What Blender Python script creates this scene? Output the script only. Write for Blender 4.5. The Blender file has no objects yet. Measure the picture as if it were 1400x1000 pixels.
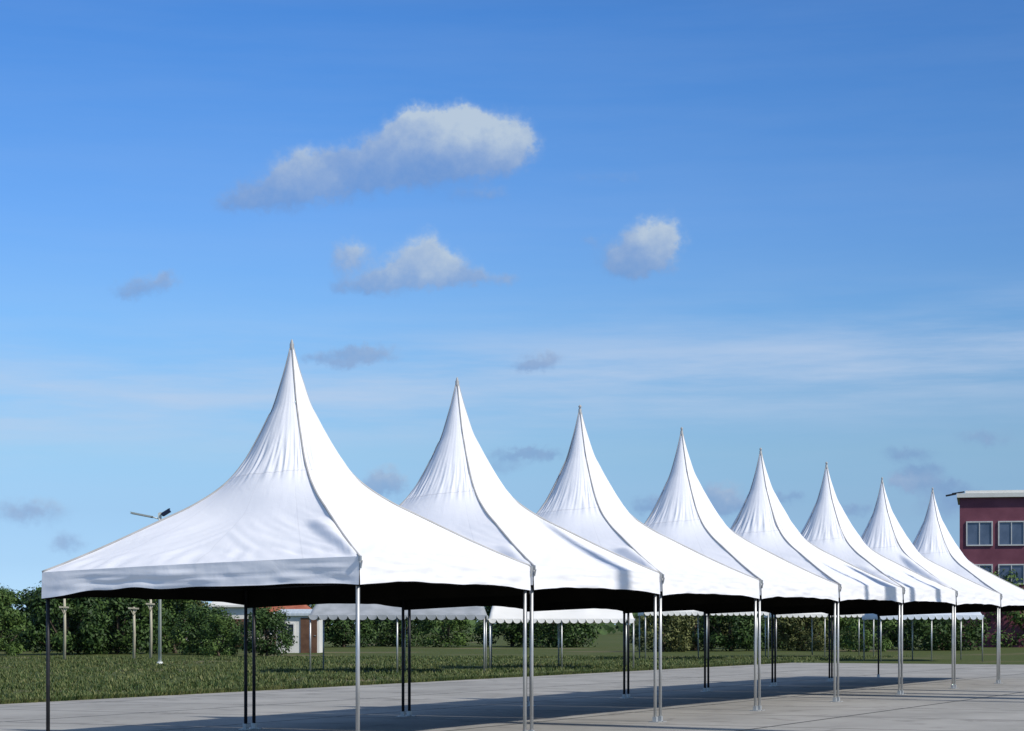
import bpy, bmesh, math, random
from math import sin, cos, pi, radians, sqrt, atan, atan2, exp
from mathutils import Vector, Matrix, noise

random.seed(11)
sc = bpy.context.scene
COL = sc.collection

# ------------------------------------------------------------------ helpers
def new_obj(name, data, parent=None):
    o = bpy.data.objects.new(name, data)
    COL.objects.link(o)
    if parent is not None:
        o.parent = parent
    return o

def thing(name, label, cat, loc=(0, 0, 0), rz=0.0, group=None):
    o = new_obj(name, None)
    o.empty_display_size = 0.3
    o.location = loc
    o.rotation_euler = (0, 0, rz)
    o['label'] = label
    o['category'] = cat
    if group:
        o['group'] = group
    return o

class MB:
    """collects boxes, tubes, sheets and builds them as one mesh"""
    def __init__(s):
        s.v = []; s.f = []; s.uv = {}
    def add(s, vs, fs):
        n = len(s.v)
        s.v += [tuple(p) for p in vs]
        s.f += [tuple(i + n for i in f) for f in fs]
    def box(s, c, d, rz=0.0, rx=0.0, ry=0.0, taper=1.0):
        hx, hy, hz = d[0] / 2, d[1] / 2, d[2] / 2
        M = Matrix.Rotation(rz, 3, 'Z') @ Matrix.Rotation(ry, 3, 'Y') @ Matrix.Rotation(rx, 3, 'X')
        vs = []
        for z in (-1, 1):
            k = taper if z > 0 else 1.0
            for x, y in ((-1, -1), (1, -1), (1, 1), (-1, 1)):
                p = M @ Vector((x * hx * k, y * hy * k, z * hz))
                vs.append((p.x + c[0], p.y + c[1], p.z + c[2]))
        s.add(vs, [(3, 2, 1, 0), (4, 5, 6, 7), (0, 1, 5, 4), (1, 2, 6, 5), (2, 3, 7, 6), (3, 0, 4, 7)])
    def tube(s, pts, r, n=10, caps=True):
        pts = [Vector(p) for p in pts]
        rs = r if isinstance(r, (list, tuple)) else [r] * len(pts)
        rings = []
        for i, p in enumerate(pts):
            a = pts[max(0, i - 1)]; b = pts[min(len(pts) - 1, i + 1)]
            t = (b - a).normalized()
            ref = Vector((0, 0, 1)) if abs(t.z) < 0.9 else Vector((1, 0, 0))
            x = t.cross(ref).normalized(); y = t.cross(x)
            rings.append([p + (x * cos(2 * pi * k / n) + y * sin(2 * pi * k / n)) * rs[i] for k in range(n)])
        vs = [q for rg in rings for q in rg]
        fs = []
        for i in range(len(pts) - 1):
            for k in range(n):
                k2 = (k + 1) % n
                fs.append((i * n + k, i * n + k2, (i + 1) * n + k2, (i + 1) * n + k))
        if caps:
            fs.append(tuple(range(n - 1, -1, -1)))
            fs.append(tuple((len(pts) - 1) * n + k for k in range(n)))
        s.add(vs, fs)
    def build(s, name, mat, parent=None, smooth=False):
        me = bpy.data.meshes.new(name)
        me.from_pydata(s.v, [], s.f)
        me.validate(); me.update()
        if smooth:
            me.polygons.foreach_set('use_smooth', [True] * len(me.polygons))
        me.materials.append(mat)
        return new_obj(name, me, parent)

def nt_new(name):
    m = bpy.data.materials.new(name)
    m.use_nodes = True
    nt = m.node_tree
    return m, nt, nt.nodes['Principled BSDF'], nt.nodes.new, nt.links.new

def set_bsdf(b, **kw):
    for k, v in kw.items():
        b.inputs[k.replace('_', ' ')].default_value = v

def noisy_mat(name, c1, c2, scale=4.0, rough=0.8, metal=0.0, bump=0.0, bscale=None, detail=6.0, stretch=(1, 1, 1), spec=0.3):
    m, nt, b, N, L = nt_new(name)
    tc = N('ShaderNodeTexCoord'); mp = N('ShaderNodeMapping'); mp.inputs['Scale'].default_value = stretch
    L(tc.outputs['Object'], mp.inputs[0])
    no = N('ShaderNodeTexNoise'); no.inputs['Scale'].default_value = scale; no.inputs['Detail'].default_value = detail
    L(mp.outputs[0], no.inputs['Vector'])
    cr = N('ShaderNodeValToRGB')
    cr.color_ramp.elements[0].position = 0.32; cr.color_ramp.elements[0].color = (*c1, 1)
    cr.color_ramp.elements[1].position = 0.68; cr.color_ramp.elements[1].color = (*c2, 1)
    L(no.outputs['Fac'], cr.inputs[0]); L(cr.outputs[0], b.inputs['Base Color'])
    set_bsdf(b, Roughness=rough, Metallic=metal)
    b.inputs['Specular IOR Level'].default_value = spec
    if bump:
        n2 = N('ShaderNodeTexNoise'); n2.inputs['Scale'].default_value = bscale or scale * 4; n2.inputs['Detail'].default_value = 5
        L(mp.outputs[0], n2.inputs['Vector'])
        bp = N('ShaderNodeBump'); bp.inputs['Strength'].default_value = bump; bp.inputs['Distance'].default_value = 0.02
        L(n2.outputs['Fac'], bp.inputs['Height']); L(bp.outputs[0], b.inputs['Normal'])
    return m

# ------------------------------------------------------------------ camera
F, HOR, CAMZ = 2833.0, 854.0, 1.65          # focal length and horizon row, in pixels of a 1400 wide frame
cd = bpy.data.cameras.new('camera'); cam = new_obj('camera', cd)
cd.sensor_width = 36.0; cd.sensor_fit = 'HORIZONTAL'
cd.lens = F / 1400 * 36.0
cd.shift_y = (HOR - 500) / 1400
cd.clip_start = 0.1; cd.clip_end = 12000
cam.location = (0, 0, CAMZ); cam.rotation_euler = (pi / 2, 0, 0)
sc.camera = cam
def at(px, py, Y):
    return Vector(((px - 700) / F * Y, Y, CAMZ + (HOR - py) / F * Y))
def atx(px, Y):
    return (px - 700) / F * Y

# ------------------------------------------------------------------ light
TH = 0.453                                    # the row of tents runs at this angle to the view
U = Vector((sin(TH), cos(TH), 0)); V = Vector((-cos(TH), sin(TH), 0))
SUN_EL = radians(43)
hs = (-V - U * 0.15).normalized()
sun_dir = Vector((hs.x * cos(SUN_EL), hs.y * cos(SUN_EL), sin(SUN_EL)))
sd = bpy.data.lights.new('sun', 'SUN'); sun = new_obj('sun', sd)
sd.energy = 4.0; sd.angle = radians(1.8); sd.color = (1.0, 0.95, 0.88)
sun.rotation_euler = sun_dir.to_track_quat('Z', 'Y').to_euler()
sun.location = (30, -10, 40)

sc.view_settings.view_transform = 'Standard'
sc.view_settings.look = 'None'
sc.view_settings.exposure = 0
sc.view_settings.gamma = 1

# ------------------------------------------------------------------ world: physical sky with scattered clouds
w = bpy.data.worlds.new('World'); sc.world = w; w.use_nodes = True
nt = w.node_tree; nt.nodes.clear(); N = nt.nodes.new; L = nt.links.new
def mathn(op, a=None, b=None, c=None, clamp=False):
    n = N('ShaderNodeMath'); n.operation = op; n.use_clamp = clamp
    for i, x in enumerate((a, b, c)):
        if x is None: continue
        if isinstance(x, (int, float)): n.inputs[i].default_value = x
        else: L(x, n.inputs[i])
    return n.outputs[0]
def vecn(op, a=None, b=None, c=None, out=0):
    n = N('ShaderNodeVectorMath'); n.operation = op
    for i, x in enumerate((a, b, c)):
        if x is None: continue
        if isinstance(x, tuple): n.inputs[i].default_value = x
        else: L(x, n.inputs[i])
    return n.outputs[out]
def mixc(fac, a, b, mode='MIX'):
    n = N('ShaderNodeMix'); n.data_type = 'RGBA'; n.blend_type = mode
    for sock, x in ((n.inputs[0], fac), (n.inputs[6], a), (n.inputs[7], b)):
        if isinstance(x, (int, float)): sock.default_value = x
        elif isinstance(x, tuple): sock.default_value = (*x, 1)
        else: L(x, sock)
    return n.outputs[2]
def smooth(x, lo, hi):
    n = N('ShaderNodeMapRange'); n.interpolation_type = 'SMOOTHSTEP'
    n.inputs[1].default_value = lo; n.inputs[2].default_value = hi
    L(x, n.inputs[0]); return n.outputs[0]

sky = N('ShaderNodeTexSky'); sky.sky_type = 'NISHITA'; sky.sun_disc = False
sky.sun_elevation = SUN_EL
sky.sun_rotation = atan2(sun_dir.x, sun_dir.y)
sky.altitude = 0; sky.air_density = 1.0; sky.dust_density = 0.2; sky.ozone_density = 2.0
STR = 0.07
tc = N('ShaderNodeTexCoord')
sep = N('ShaderNodeSeparateXYZ'); L(tc.outputs['Generated'], sep.inputs[0])
az = mathn('ARCTAN2', sep.outputs[0], sep.outputs[1])
el = mathn('ARCSINE', sep.outputs[2])
K = F / 100
cu = mathn('MULTIPLY', az, K); cv = mathn('MULTIPLY', el, K)   # sky coordinates, azimuth and elevation
comb = N('ShaderNodeCombineXYZ'); L(cu, comb.inputs[0]); L(cv, comb.inputs[1])
P0 = comb.outputs[0]
def cpos(px, py):
    a = atan((px - 700) / F)
    e = atan((HOR - py) / sqrt(F * F + (px - 700) ** 2))
    return a * K, e * K
def noise_tex(vec, scale, detail, rough=0.55, color=False):
    n = N('ShaderNodeTexNoise'); n.inputs['Scale'].default_value = scale
    n.inputs['Detail'].default_value = detail; n.inputs['Roughness'].default_value = rough
    L(vec, n.inputs['Vector'])
    return n.outputs['Color'] if color else n.outputs['Fac']
# billowing: bend the coordinates before the cloud bodies are looked up
wc = noise_tex(P0, 3.2, 5, 0.55, True)
wv = vecn('SUBTRACT', wc, (0.5, 0.5, 0.5))
wv = vecn('MULTIPLY', wv, (0.34, 0.26, 0.0))
P = vecn('ADD', P0, wv)
wc2 = noise_tex(P0, 8.5, 4, 0.6, True)
P = vecn('ADD', P, vecn('MULTIPLY', vecn('SUBTRACT', wc2, (0.5, 0.5, 0.5)), (0.20, 0.18, 0.0)))
# px, py, radius x, radius y, weight, brightness, upward gradient
BLOBS = [
 (568,176,24,18,0.8,0.9,0.3),(628,173,34,18,0.8,1,0.2),(704,186,22,20,0.85,0.9,0.2),
 (602,190,62,34,1,0.86,0.42),(648,193,60,32,1,0.84,0.38),(694,200,30,26,0.95,0.8,0.3),(575,180,30,24,0.9,0.84,0.35),
 (620,178,30,22,0.7,0.95,0.2),(562,212,60,30,1,0.52,0.3),(520,228,50,26,1,0.36,0.3),(600,228,70,22,0.8,0.22,0.2),
 (478,240,48,26,0.95,0.34,0.28),(428,232,38,26,1,0.74,0.32),(405,252,46,26,0.95,0.46,0.34),(362,268,46,20,0.85,0.32,0.3),
 (325,279,32,13,0.6,0.28,0.2),(675,266,28,11,0.42,0.42,0.2),(632,268,32,10,0.32,0.25,0.2),
 (482,345,23,20,0.75,0.72,0.3),(466,360,20,14,0.4,0.5,0.2),(585,340,24,24,0.75,0.74,0.3),(572,362,44,26,0.95,0.8,0.34),
 (612,372,34,18,0.85,0.72,0.3),(540,380,52,16,0.85,0.52,0.4),(497,390,34,14,0.6,0.34,0.3),(655,378,34,11,0.6,0.5,0.2),
 (695,384,20,9,0.45,0.46,0.1),(462,396,18,9,0.35,0.3,0.1),
 (893,326,34,26,0.95,0.86,0.3),(908,338,22,26,0.8,0.8,0.3),(872,345,34,26,0.85,0.6,0.34),(845,356,34,20,0.6,0.36,0.3),
 (808,330,20,9,0.33,0.35,0.1),(880,368,26,9,0.5,0.42,0.1),
 (200,389,38,15,0.62,0.4,0.3),(228,381,20,10,0.5,0.46,0.2),(178,402,24,12,0.5,0.28,0.2),
 (470,490,40,12,0.75,0.34,0.2),(505,484,42,11,0.72,0.4,0.2),(430,494,18,8,0.43,0.3,0.1),
 (745,492,28,12,0.66,0.5,0.35),(725,501,26,10,0.8,0.3,0.2),
 (530,655,25.92,16.5,0.84,0.62,0.35),(515,668,32.4,13.2,0.86,0.4,0.2),
 (700,622,43.2,11,0.7,0.12,0.1),(740,620,32.4,9.9,0.66,0.14,0.1),(690,640,32.4,9.9,0.43,0.14,0.1),
 (985,675,28.08,15.4,1.08,0.55,0.3),(890,692,25.92,13.2,0.86,0.22,0.2),(1000,694,43.2,11,0.86,0.2,0.2),(1070,682,25.92,9.9,0.7,0.16,0.1),
 (1242,621,34.56,11,0.8,0.1,0.1),(1260,644,30.24,9.9,0.78,0.14,0.1),(1243,660,25.92,11,1.04,0.58,0.2),(1290,664,38.88,11,0.73,0.14,0.1),
 (1165,697,36.72,9.9,0.7,0.14,0.1),(1300,690,43.2,22,0.73,0.16,0.1),(92,744,23.76,15.4,0.7,0.38,0.2),
 (860,245,40,9,0.27,0.35,0.1),(800,240,40,8,0.24,0.3,0.1),(1350,600,40,14,0.58,0.2,0.2),(40,700,54,17.6,0.78,0.45,0.3),
]
Fs = None; Gs = None
for (px, py, rx, ry, wt, br, gr) in BLOBS:
    u0, v0 = cpos(px, py)
    ru, rv = rx / 100, ry / 100
    q = vecn('MULTIPLY_ADD', P, (1 / ru, 1 / rv, 0.0), (-u0 / ru, -v0 / rv, 0.0))
    d2 = vecn('DOT_PRODUCT', q, q, out=1)
    e_ = mathn('POWER', exp(-1.0), d2)
    wgt = mathn('MULTIPLY', e_, wt * 1.15)
    loc = vecn('DOT_PRODUCT', q, (gr * 0.30, gr, 0.0), out=1)
    lit = mathn('ADD', loc, br)
    Fs = wgt if Fs is None else mathn('ADD', Fs, wgt)
    Gs = mathn('MULTIPLY', wgt, lit) if Gs is None else mathn('MULTIPLY_ADD', wgt, lit, Gs)
ratio = mathn('DIVIDE', Gs, mathn('ADD', Fs, 0.02))
fb = noise_tex(P0, 4.5, 7, 0.6)
fb2 = noise_tex(vecn('ADD', P0, (0.0, 0.0, 3.1)), 2.2, 6, 0.62)
Fn = mathn('MULTIPLY_ADD', mathn('SUBTRACT', fb, 0.52), mathn('MULTIPLY', mathn('MINIMUM', Fs, 0.8), 1.7), Fs)
lum = mathn('MULTIPLY_ADD', mathn('SUBTRACT', fb2, 0.5), 0.9, ratio)
lum = mathn('ADD', lum, mathn('MULTIPLY', mathn('SUBTRACT', fb, 0.5), 0.35))
lum = mathn('MULTIPLY_ADD', lum, 0.90, 0.0, clamp=True)
lumc = lum
dens = smooth(Fn, 0.11, 1.02)
dens = mathn('MULTIPLY', dens, mathn('MULTIPLY_ADD', lumc, 0.42, 0.50))
CC = N('ShaderNodeValToRGB')
ce = CC.color_ramp.elements
ce[0].position = 0.05; ce[0].color = (0.17, 0.28, 0.53, 1)
ce[1].position = 0.98; ce[1].color = (0.50, 0.60, 0.71, 1)
e = ce.new(0.5); e.color = (0.30, 0.41, 0.62, 1)
L(lum, CC.inputs[0])
# clear sky, its hue trimmed by elevation as haze and exposure did
TR = N('ShaderNodeValToRGB'); TR.color_ramp.interpolation = 'LINEAR'
te = TR.color_ramp.elements
GAIN = [(0.01, (0.819, 1.332, 2.516)), (0.059, (0.747, 1.127, 1.991)), (0.109, (0.786, 1.106, 1.731)), (0.165, (0.905, 1.238, 1.672)), (0.221, (0.956, 1.316, 1.757)), (0.29, (0.895, 1.374, 1.924)), (0.386, (0.827, 1.348, 2.044)), (0.48, (0.672, 1.275, 2.049)), (0.573, (0.569, 1.213, 2.043)), (0.68, (0.8, 1.168, 1.75)), (1.0, (2.3, 2.128, 2.0))]
while len(te) > 1: te.remove(te[-1])
for i_, (p_, c_) in enumerate(GAIN):
    e = te[0] if i_ == 0 else te.new(p_)
    e.position = p_; e.color = (*[k_ / 4 for k_ in c_], 1)
eln = N('ShaderNodeMath'); eln.operation = 'MULTIPLY'; eln.use_clamp = True; L(el, eln.inputs[0]); eln.inputs[1].default_value = 2.0
L(eln.outputs[0], TR.inputs[0])
trim = vecn('SCALE', TR.outputs[0]); azk = mathn('MULTIPLY_ADD', cu, -0.016, 1.0); L(mathn('MULTIPLY', mathn('MINIMUM', mathn('MAXIMUM', azk, 0.75), 1.045), 4.0), trim.node.inputs['Scale'])
SKYC = vecn('MULTIPLY', sky.outputs[0], trim)
# thin high haze in long streaks
sm = N('ShaderNodeMapping'); sm.inputs['Scale'].default_value = (0.10, 0.95, 1.0); sm.inputs['Rotation'].default_value = (0, 0, radians(-5))
L(P0, sm.inputs[0])
st = noise_tex(sm.outputs[0], 1.6, 7, 0.62)
band_c = mathn('SUBTRACT', mathn('MULTIPLY_ADD', cu, 0.045, 3.28), cv)
band = mathn('POWER', exp(-1.0), mathn('MULTIPLY', mathn('MULTIPLY', band_c, band_c), 2.2))
cir = mathn('MULTIPLY', smooth(st, 0.28, 0.72), mathn('MULTIPLY_ADD', band, 0.72, 0.05))
SKYC = mixc(cir, SKYC, (7.4, 9.0, 11.6))
cloud10 = vecn('SCALE', CC.outputs[0]); cloud10.node.inputs['Scale'].default_value = 1.0 / STR
fin = mixc(dens, SKYC, cloud10)
bg = N('ShaderNodeBackground'); bg.inputs['Strength'].default_value = STR
L(fin, bg.inputs['Color'])
wo = N('ShaderNodeOutputWorld'); L(bg.outputs[0], wo.inputs['Surface'])

# ------------------------------------------------------------------ materials
def fabric_mat(name, base, dirt, seams=True):
    m, nt, b, N, L = nt_new(name)
    uv = N('ShaderNodeUVMap'); uv.uv_map = 'UVMap'
    tc = N('ShaderNodeTexCoord')
    no = N('ShaderNodeTexNoise'); no.inputs['Scale'].default_value = 1.3; no.inputs['Detail'].default_value = 7
    L(tc.outputs['Object'], no.inputs['Vector'])
    mr = N('ShaderNodeMapRange'); mr.inputs[1].default_value = 0.35; mr.inputs[2].default_value = 0.75
    L(no.outputs['Fac'], mr.inputs[0])
    mx = N('ShaderNodeMix'); mx.data_type = 'RGBA'
    mx.inputs[6].default_value = (*base, 1); mx.inputs[7].default_value = (*dirt, 1)
    L(mr.outputs[0], mx.inputs[0])
    col = mx.outputs[2]
    sp = N('ShaderNodeSeparateXYZ'); L(uv.outputs[0], sp.inputs[0])
    def M(op, a, b_=None, c=None, clamp=False):
        n = N('ShaderNodeMath'); n.operation = op; n.use_clamp = clamp
        for i, x in enumerate((a, b_, c)):
            if x is None: continue
            if isinstance(x, (int, float)): n.inputs[i].default_value = x
            else: L(x, n.inputs[i])
        return n.outputs[0]
    if seams:
        # one welded seam running round the canopy and two down each side
        d1 = M('ABSOLUTE', M('SUBTRACT', sp.outputs[1], 0.255))
        s1 = M('LESS_THAN', d1, 0.0022)
        fr = M('FRACT', M('MULTIPLY', sp.outputs[0], 3.0))
        s2 = M('LESS_THAN', M('ABSOLUTE', M('SUBTRACT', fr, 0.5)), 0.008)
        s = M('MAXIMUM', M('MULTIPLY', s1, 0.22), M('MULTIPLY', s2, 0.10))
        m2 = N('ShaderNodeMix'); m2.data_type = 'RGBA'
        L(s, m2.inputs[0]); L(col, m2.inputs[6]); m2.inputs[7].default_value = (0.25, 0.25, 0.27, 1)
        col = m2.outputs[2]
    L(col, b.inputs['Base Color'])
    # fine creases: stretched along the fall of the cloth, plus soft puckers
    mp = N('ShaderNodeMapping'); mp.inputs['Scale'].default_value = (26, 5, 1)
    L(uv.outputs[0], mp.inputs[0])
    n1 = N('ShaderNodeTexNoise'); n1.inputs['Scale'].default_value = 1.0; n1.inputs['Detail'].default_value = 5; n1.inputs['Distortion'].default_value = 0.6
    L(mp.outputs[0], n1.inputs['Vector'])
    n2 = N('ShaderNodeTexNoise'); n2.inputs['Scale'].default_value = 3.4; n2.inputs['Detail'].default_value = 5; n2.inputs['Distortion'].default_value = 1.2
    L(tc.outputs['Object'], n2.inputs['Vector'])
    h = M('ADD', M('MULTIPLY', n1.outputs['Fac'], 0.16), M('MULTIPLY', n2.outputs['Fac'], 0.38))
    bp = N('ShaderNodeBump'); bp.inputs['Strength'].default_value = 0.26; bp.inputs['Distance'].default_value = 0.05
    L(h, bp.inputs['Height']); L(bp.outputs[0], b.inputs['Normal'])
    set_bsdf(b, Roughness=0.5)
    b.inputs['Specular IOR Level'].default_value = 0.25
    return m

M_fab = fabric_mat('white_coated_canvas', (0.83, 0.835, 0.86), (0.79, 0.80, 0.84))
M_val = fabric_mat('white_valance_canvas', (0.88, 0.88, 0.89), (0.83, 0.835, 0.86), seams=False)
M_edge = noisy_mat('welded_hem_strip', (0.36, 0.355, 0.345), (0.45, 0.445, 0.435), 5, 0.5)
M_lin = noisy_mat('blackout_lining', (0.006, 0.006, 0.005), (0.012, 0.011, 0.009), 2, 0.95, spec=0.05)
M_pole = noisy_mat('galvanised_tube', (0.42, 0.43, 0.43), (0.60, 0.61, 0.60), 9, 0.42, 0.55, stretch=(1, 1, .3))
M_dark = noisy_mat('dark_steel_and_leg_shade', (0.02, 0.022, 0.025), (0.04, 0.04, 0.045), 6, 0.5, 0.3)
M_mark = noisy_mat('market_canvas_shade_grey', (0.27, 0.29, 0.30), (0.38, 0.40, 0.42), 2.2, 0.6, bump=0.5, bscale=2.5)  # roof shade put into the canvas colour as an even grey
M_markw = noisy_mat('market_canvas_white', (0.76, 0.75, 0.70), (0.82, 0.81, 0.77), 1.2, 0.6, bump=0.2, bscale=2.5)
M_markb = noisy_mat('market_canvas_bluish', (0.55, 0.61, 0.68), (0.64, 0.69, 0.75), 2.2, 0.6, bump=0.3, bscale=2.5)

# ------------------------------------------------------------------ ground
def ground_mat():
    m, nt, b, N, L = nt_new('meadow_ground')
    tc = N('ShaderNodeTexCoord')
    a = N('ShaderNodeTexNoise'); a.inputs['Scale'].default_value = 0.11; a.inputs['Detail'].default_value = 9
    f = N('ShaderNodeTexNoise'); f.inputs['Scale'].default_value = 5.0; f.inputs['Detail'].default_value = 8; f.inputs['Roughness'].default_value = 0.7
    L(tc.outputs['Object'], a.inputs[0]); L(tc.outputs['Object'], f.inputs[0])
    r1 = N('ShaderNodeValToRGB'); r1.color_ramp.elements[0].position = .3; r1.color_ramp.elements[1].position = .72
    r1.color_ramp.elements[0].color = (0.035, 0.062, 0.016, 1); r1.color_ramp.elements[1].color = (0.115, 0.125, 0.045, 1)
    L(f.outputs['Fac'], r1.inputs[0])
    r2 = N('ShaderNodeValToRGB'); r2.color_ramp.elements[0].position = .56; r2.color_ramp.elements[1].position = .70
    r2.color_ramp.elements[0].color = (0, 0, 0, 1); r2.color_ramp.elements[1].color = (1, 1, 1, 1)
    L(a.outputs['Fac'], r2.inputs[0])
    mx = N('ShaderNodeMix'); mx.data_type = 'RGBA'
    L(r2.outputs[0], mx.inputs[0]); L(r1.outputs[0], mx.inputs[6]); mx.inputs[7].default_value = (0.17, 0.14, 0.09, 1)
    L(mx.outputs[2], b.inputs['Base Color'])
    bp = N('ShaderNodeBump'); bp.inputs['Strength'].default_value = 0.8; bp.inputs['Distance'].default_value = 0.06
    L(f.outputs['Fac'], bp.inputs['Height']); L(bp.outputs[0], b.inputs['Normal'])
    set_bsdf(b, Roughness=0.95); b.inputs['Specular IOR Level'].default_value = 0.1
    return m
def paving_mat():
    m, nt, b, N, L = nt_new('worn_concrete')
    tc = N('ShaderNodeTexCoord')
    a = N('ShaderNodeTexNoise'); a.inputs['Scale'].default_value = 0.35; a.inputs['Detail'].default_value = 10; a.inputs['Roughness'].default_value = 0.65
    f = N('ShaderNodeTexNoise'); f.inputs['Scale'].default_value = 30.0; f.inputs['Detail'].default_value = 6
    L(tc.outputs['Object'], a.inputs[0]); L(tc.outputs['Object'], f.inputs[0])
    r1 = N('ShaderNodeValToRGB'); r1.color_ramp.elements[0].position = .3; r1.color_ramp.elements[1].position = .7
    r1.color_ramp.elements[0].color = (0.27, 0.26, 0.235, 1); r1.color_ramp.elements[1].color = (0.42, 0.405, 0.37, 1)
    L(a.outputs['Fac'], r1.inputs[0])
    br = N('ShaderNodeTexBrick'); br.offset = 0; br.inputs['Scale'].default_value = 0.25
    br.inputs['Mortar Size'].default_value = 0.010; br.inputs['Brick Width'].default_value = 1.0; br.inputs['Row Height'].default_value = 1.0
    mpb = N('ShaderNodeMapping'); mpb.inputs['Rotation'].default_value = (0, 0, -atan2(U.y, U.x) + 0.0); mpb.inputs['Location'].default_value = (0.7, 1.3, 0)
    L(tc.outputs['Object'], mpb.inputs[0]); L(mpb.outputs[0], br.inputs['Vector'])
    mx = N('ShaderNodeMix'); mx.data_type = 'RGBA'
    L(br.outputs['Fac'], mx.inputs[0]); L(r1.outputs[0], mx.inputs[6]); mx.inputs[7].default_value = (0.05, 0.05, 0.045, 1)
    m2 = N('ShaderNodeMix'); m2.data_type = 'RGBA'; m2.blend_type = 'MULTIPLY'; m2.inputs[0].default_value = 0.5
    L(mx.outputs[2], m2.inputs[6]); L(f.outputs['Color'], m2.inputs[7])
    m3 = N('ShaderNodeMix'); m3.data_type = 'RGBA'; m3.inputs[0].default_value = 0.4
    L(mx.outputs[2], m3.inputs[6]); L(m2.outputs[2], m3.inputs[7])
    sn = N('ShaderNodeTexNoise'); sn.inputs['Scale'].default_value = 0.9; sn.inputs['Detail'].default_value = 8; sn.inputs['Distortion'].default_value = 1.5
    L(tc.outputs['Object'], sn.inputs[0])
    sr = N('ShaderNodeValToRGB'); sr.color_ramp.elements[0].position = .55; sr.color_ramp.elements[1].position = .72
    sr.color_ramp.elements[0].color = (0, 0, 0, 1); sr.color_ramp.elements[1].color = (.6, .6, .6, 1)
    L(sn.outputs['Fac'], sr.inputs[0])
    m4 = N('ShaderNodeMix'); m4.data_type = 'RGBA'; L(sr.outputs[0], m4.inputs[0]); L(m3.outputs[2], m4.inputs[6]); m4.inputs[7].default_value = (0.12, 0.11, 0.095, 1)
    L(m4.outputs[2], b.inputs['Base Color'])
    bp = N('ShaderNodeBump'); bp.inputs['Strength'].default_value = 0.35; bp.inputs['Distance'].default_value = 0.01
    L(f.outputs['Fac'], bp.inputs['Height']); L(bp.outputs[0], b.inputs['Normal'])
    set_bsdf(b, Roughness=0.85)
    return m
g = MB(); R_ = 5000
g.add([(-R_, -200, 0), (R_, -200, 0), (R_, 2 * R_, 0), (-R_, 2 * R_, 0)], [(0, 1, 2, 3)])
go = g.build('ground', ground_mat()); go['kind'] = 'structure'
# the paved yard under the row
pv = MB()
base = Vector((-1.85, 25.411, 0))
c0 = base - U * 34 - V * 16; c1 = base + U * 62 - V * 16; c2 = base + U * 62 + V * 15; c3 = base - U * 34 + V * 15
pv.add([(p.x, p.y, 0.03) for p in (c0, c1, c2, c3)] + [(p.x, p.y, -0.02) for p in (c0, c1, c2, c3)],
       [(0, 1, 2, 3), (0, 4, 5, 1), (1, 5, 6, 2), (2, 6, 7, 3), (3, 7, 4, 0)])
po = pv.build('pavement', paving_mat()); po['kind'] = 'structure'
GZ = 0.03

# ------------------------------------------------------------------ the pagoda tents
HH = 2.44                                      # half the side of a canopy
def interp(tab, t):
    for i in range(len(tab) - 1):
        if t <= tab[i + 1][0]:
            a, b = tab[i], tab[i + 1]
            k = (t - a[0]) / (b[0] - a[0])
            p0 = tab[max(0, i - 1)]; p3 = tab[min(len(tab) - 1, i + 2)]
            ma = (b[1] - p0[1]) / max(1e-6, b[0] - p0[0]) * (b[0] - a[0])
            mb = (p3[1] - a[1]) / max(1e-6, p3[0] - a[0]) * (b[0] - a[0])
            return ((2 * k**3 - 3 * k**2 + 1) * a[1] + (k**3 - 2 * k**2 + k) * ma
                    + (-2 * k**3 + 3 * k**2) * b[1] + (k**3 - k**2) * mb)
    return tab[-1][1]
PROF = [(0.006, .968), (.014, .932), (.029, .872), (.046, .812), (.076, .715), (.104, .655), (.135, .59), (.2, .472), (.28, .375),
        (.40, .288), (.536, .217), (.74, .115), (.91, .037), (1.0, 0.0)]
def sst(x, a, b):
    b = max(b, a + 1e-4)
    k = min(1, max(0, (x - a) / (b - a))); return k * k * (3 - 2 * k)
CORN = [(-1, 1), (-1, -1), (1, -1), (1, 1)]     # side 0: end facing the camera, side 1: sunny long side, 2: far end, 3: back
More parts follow.
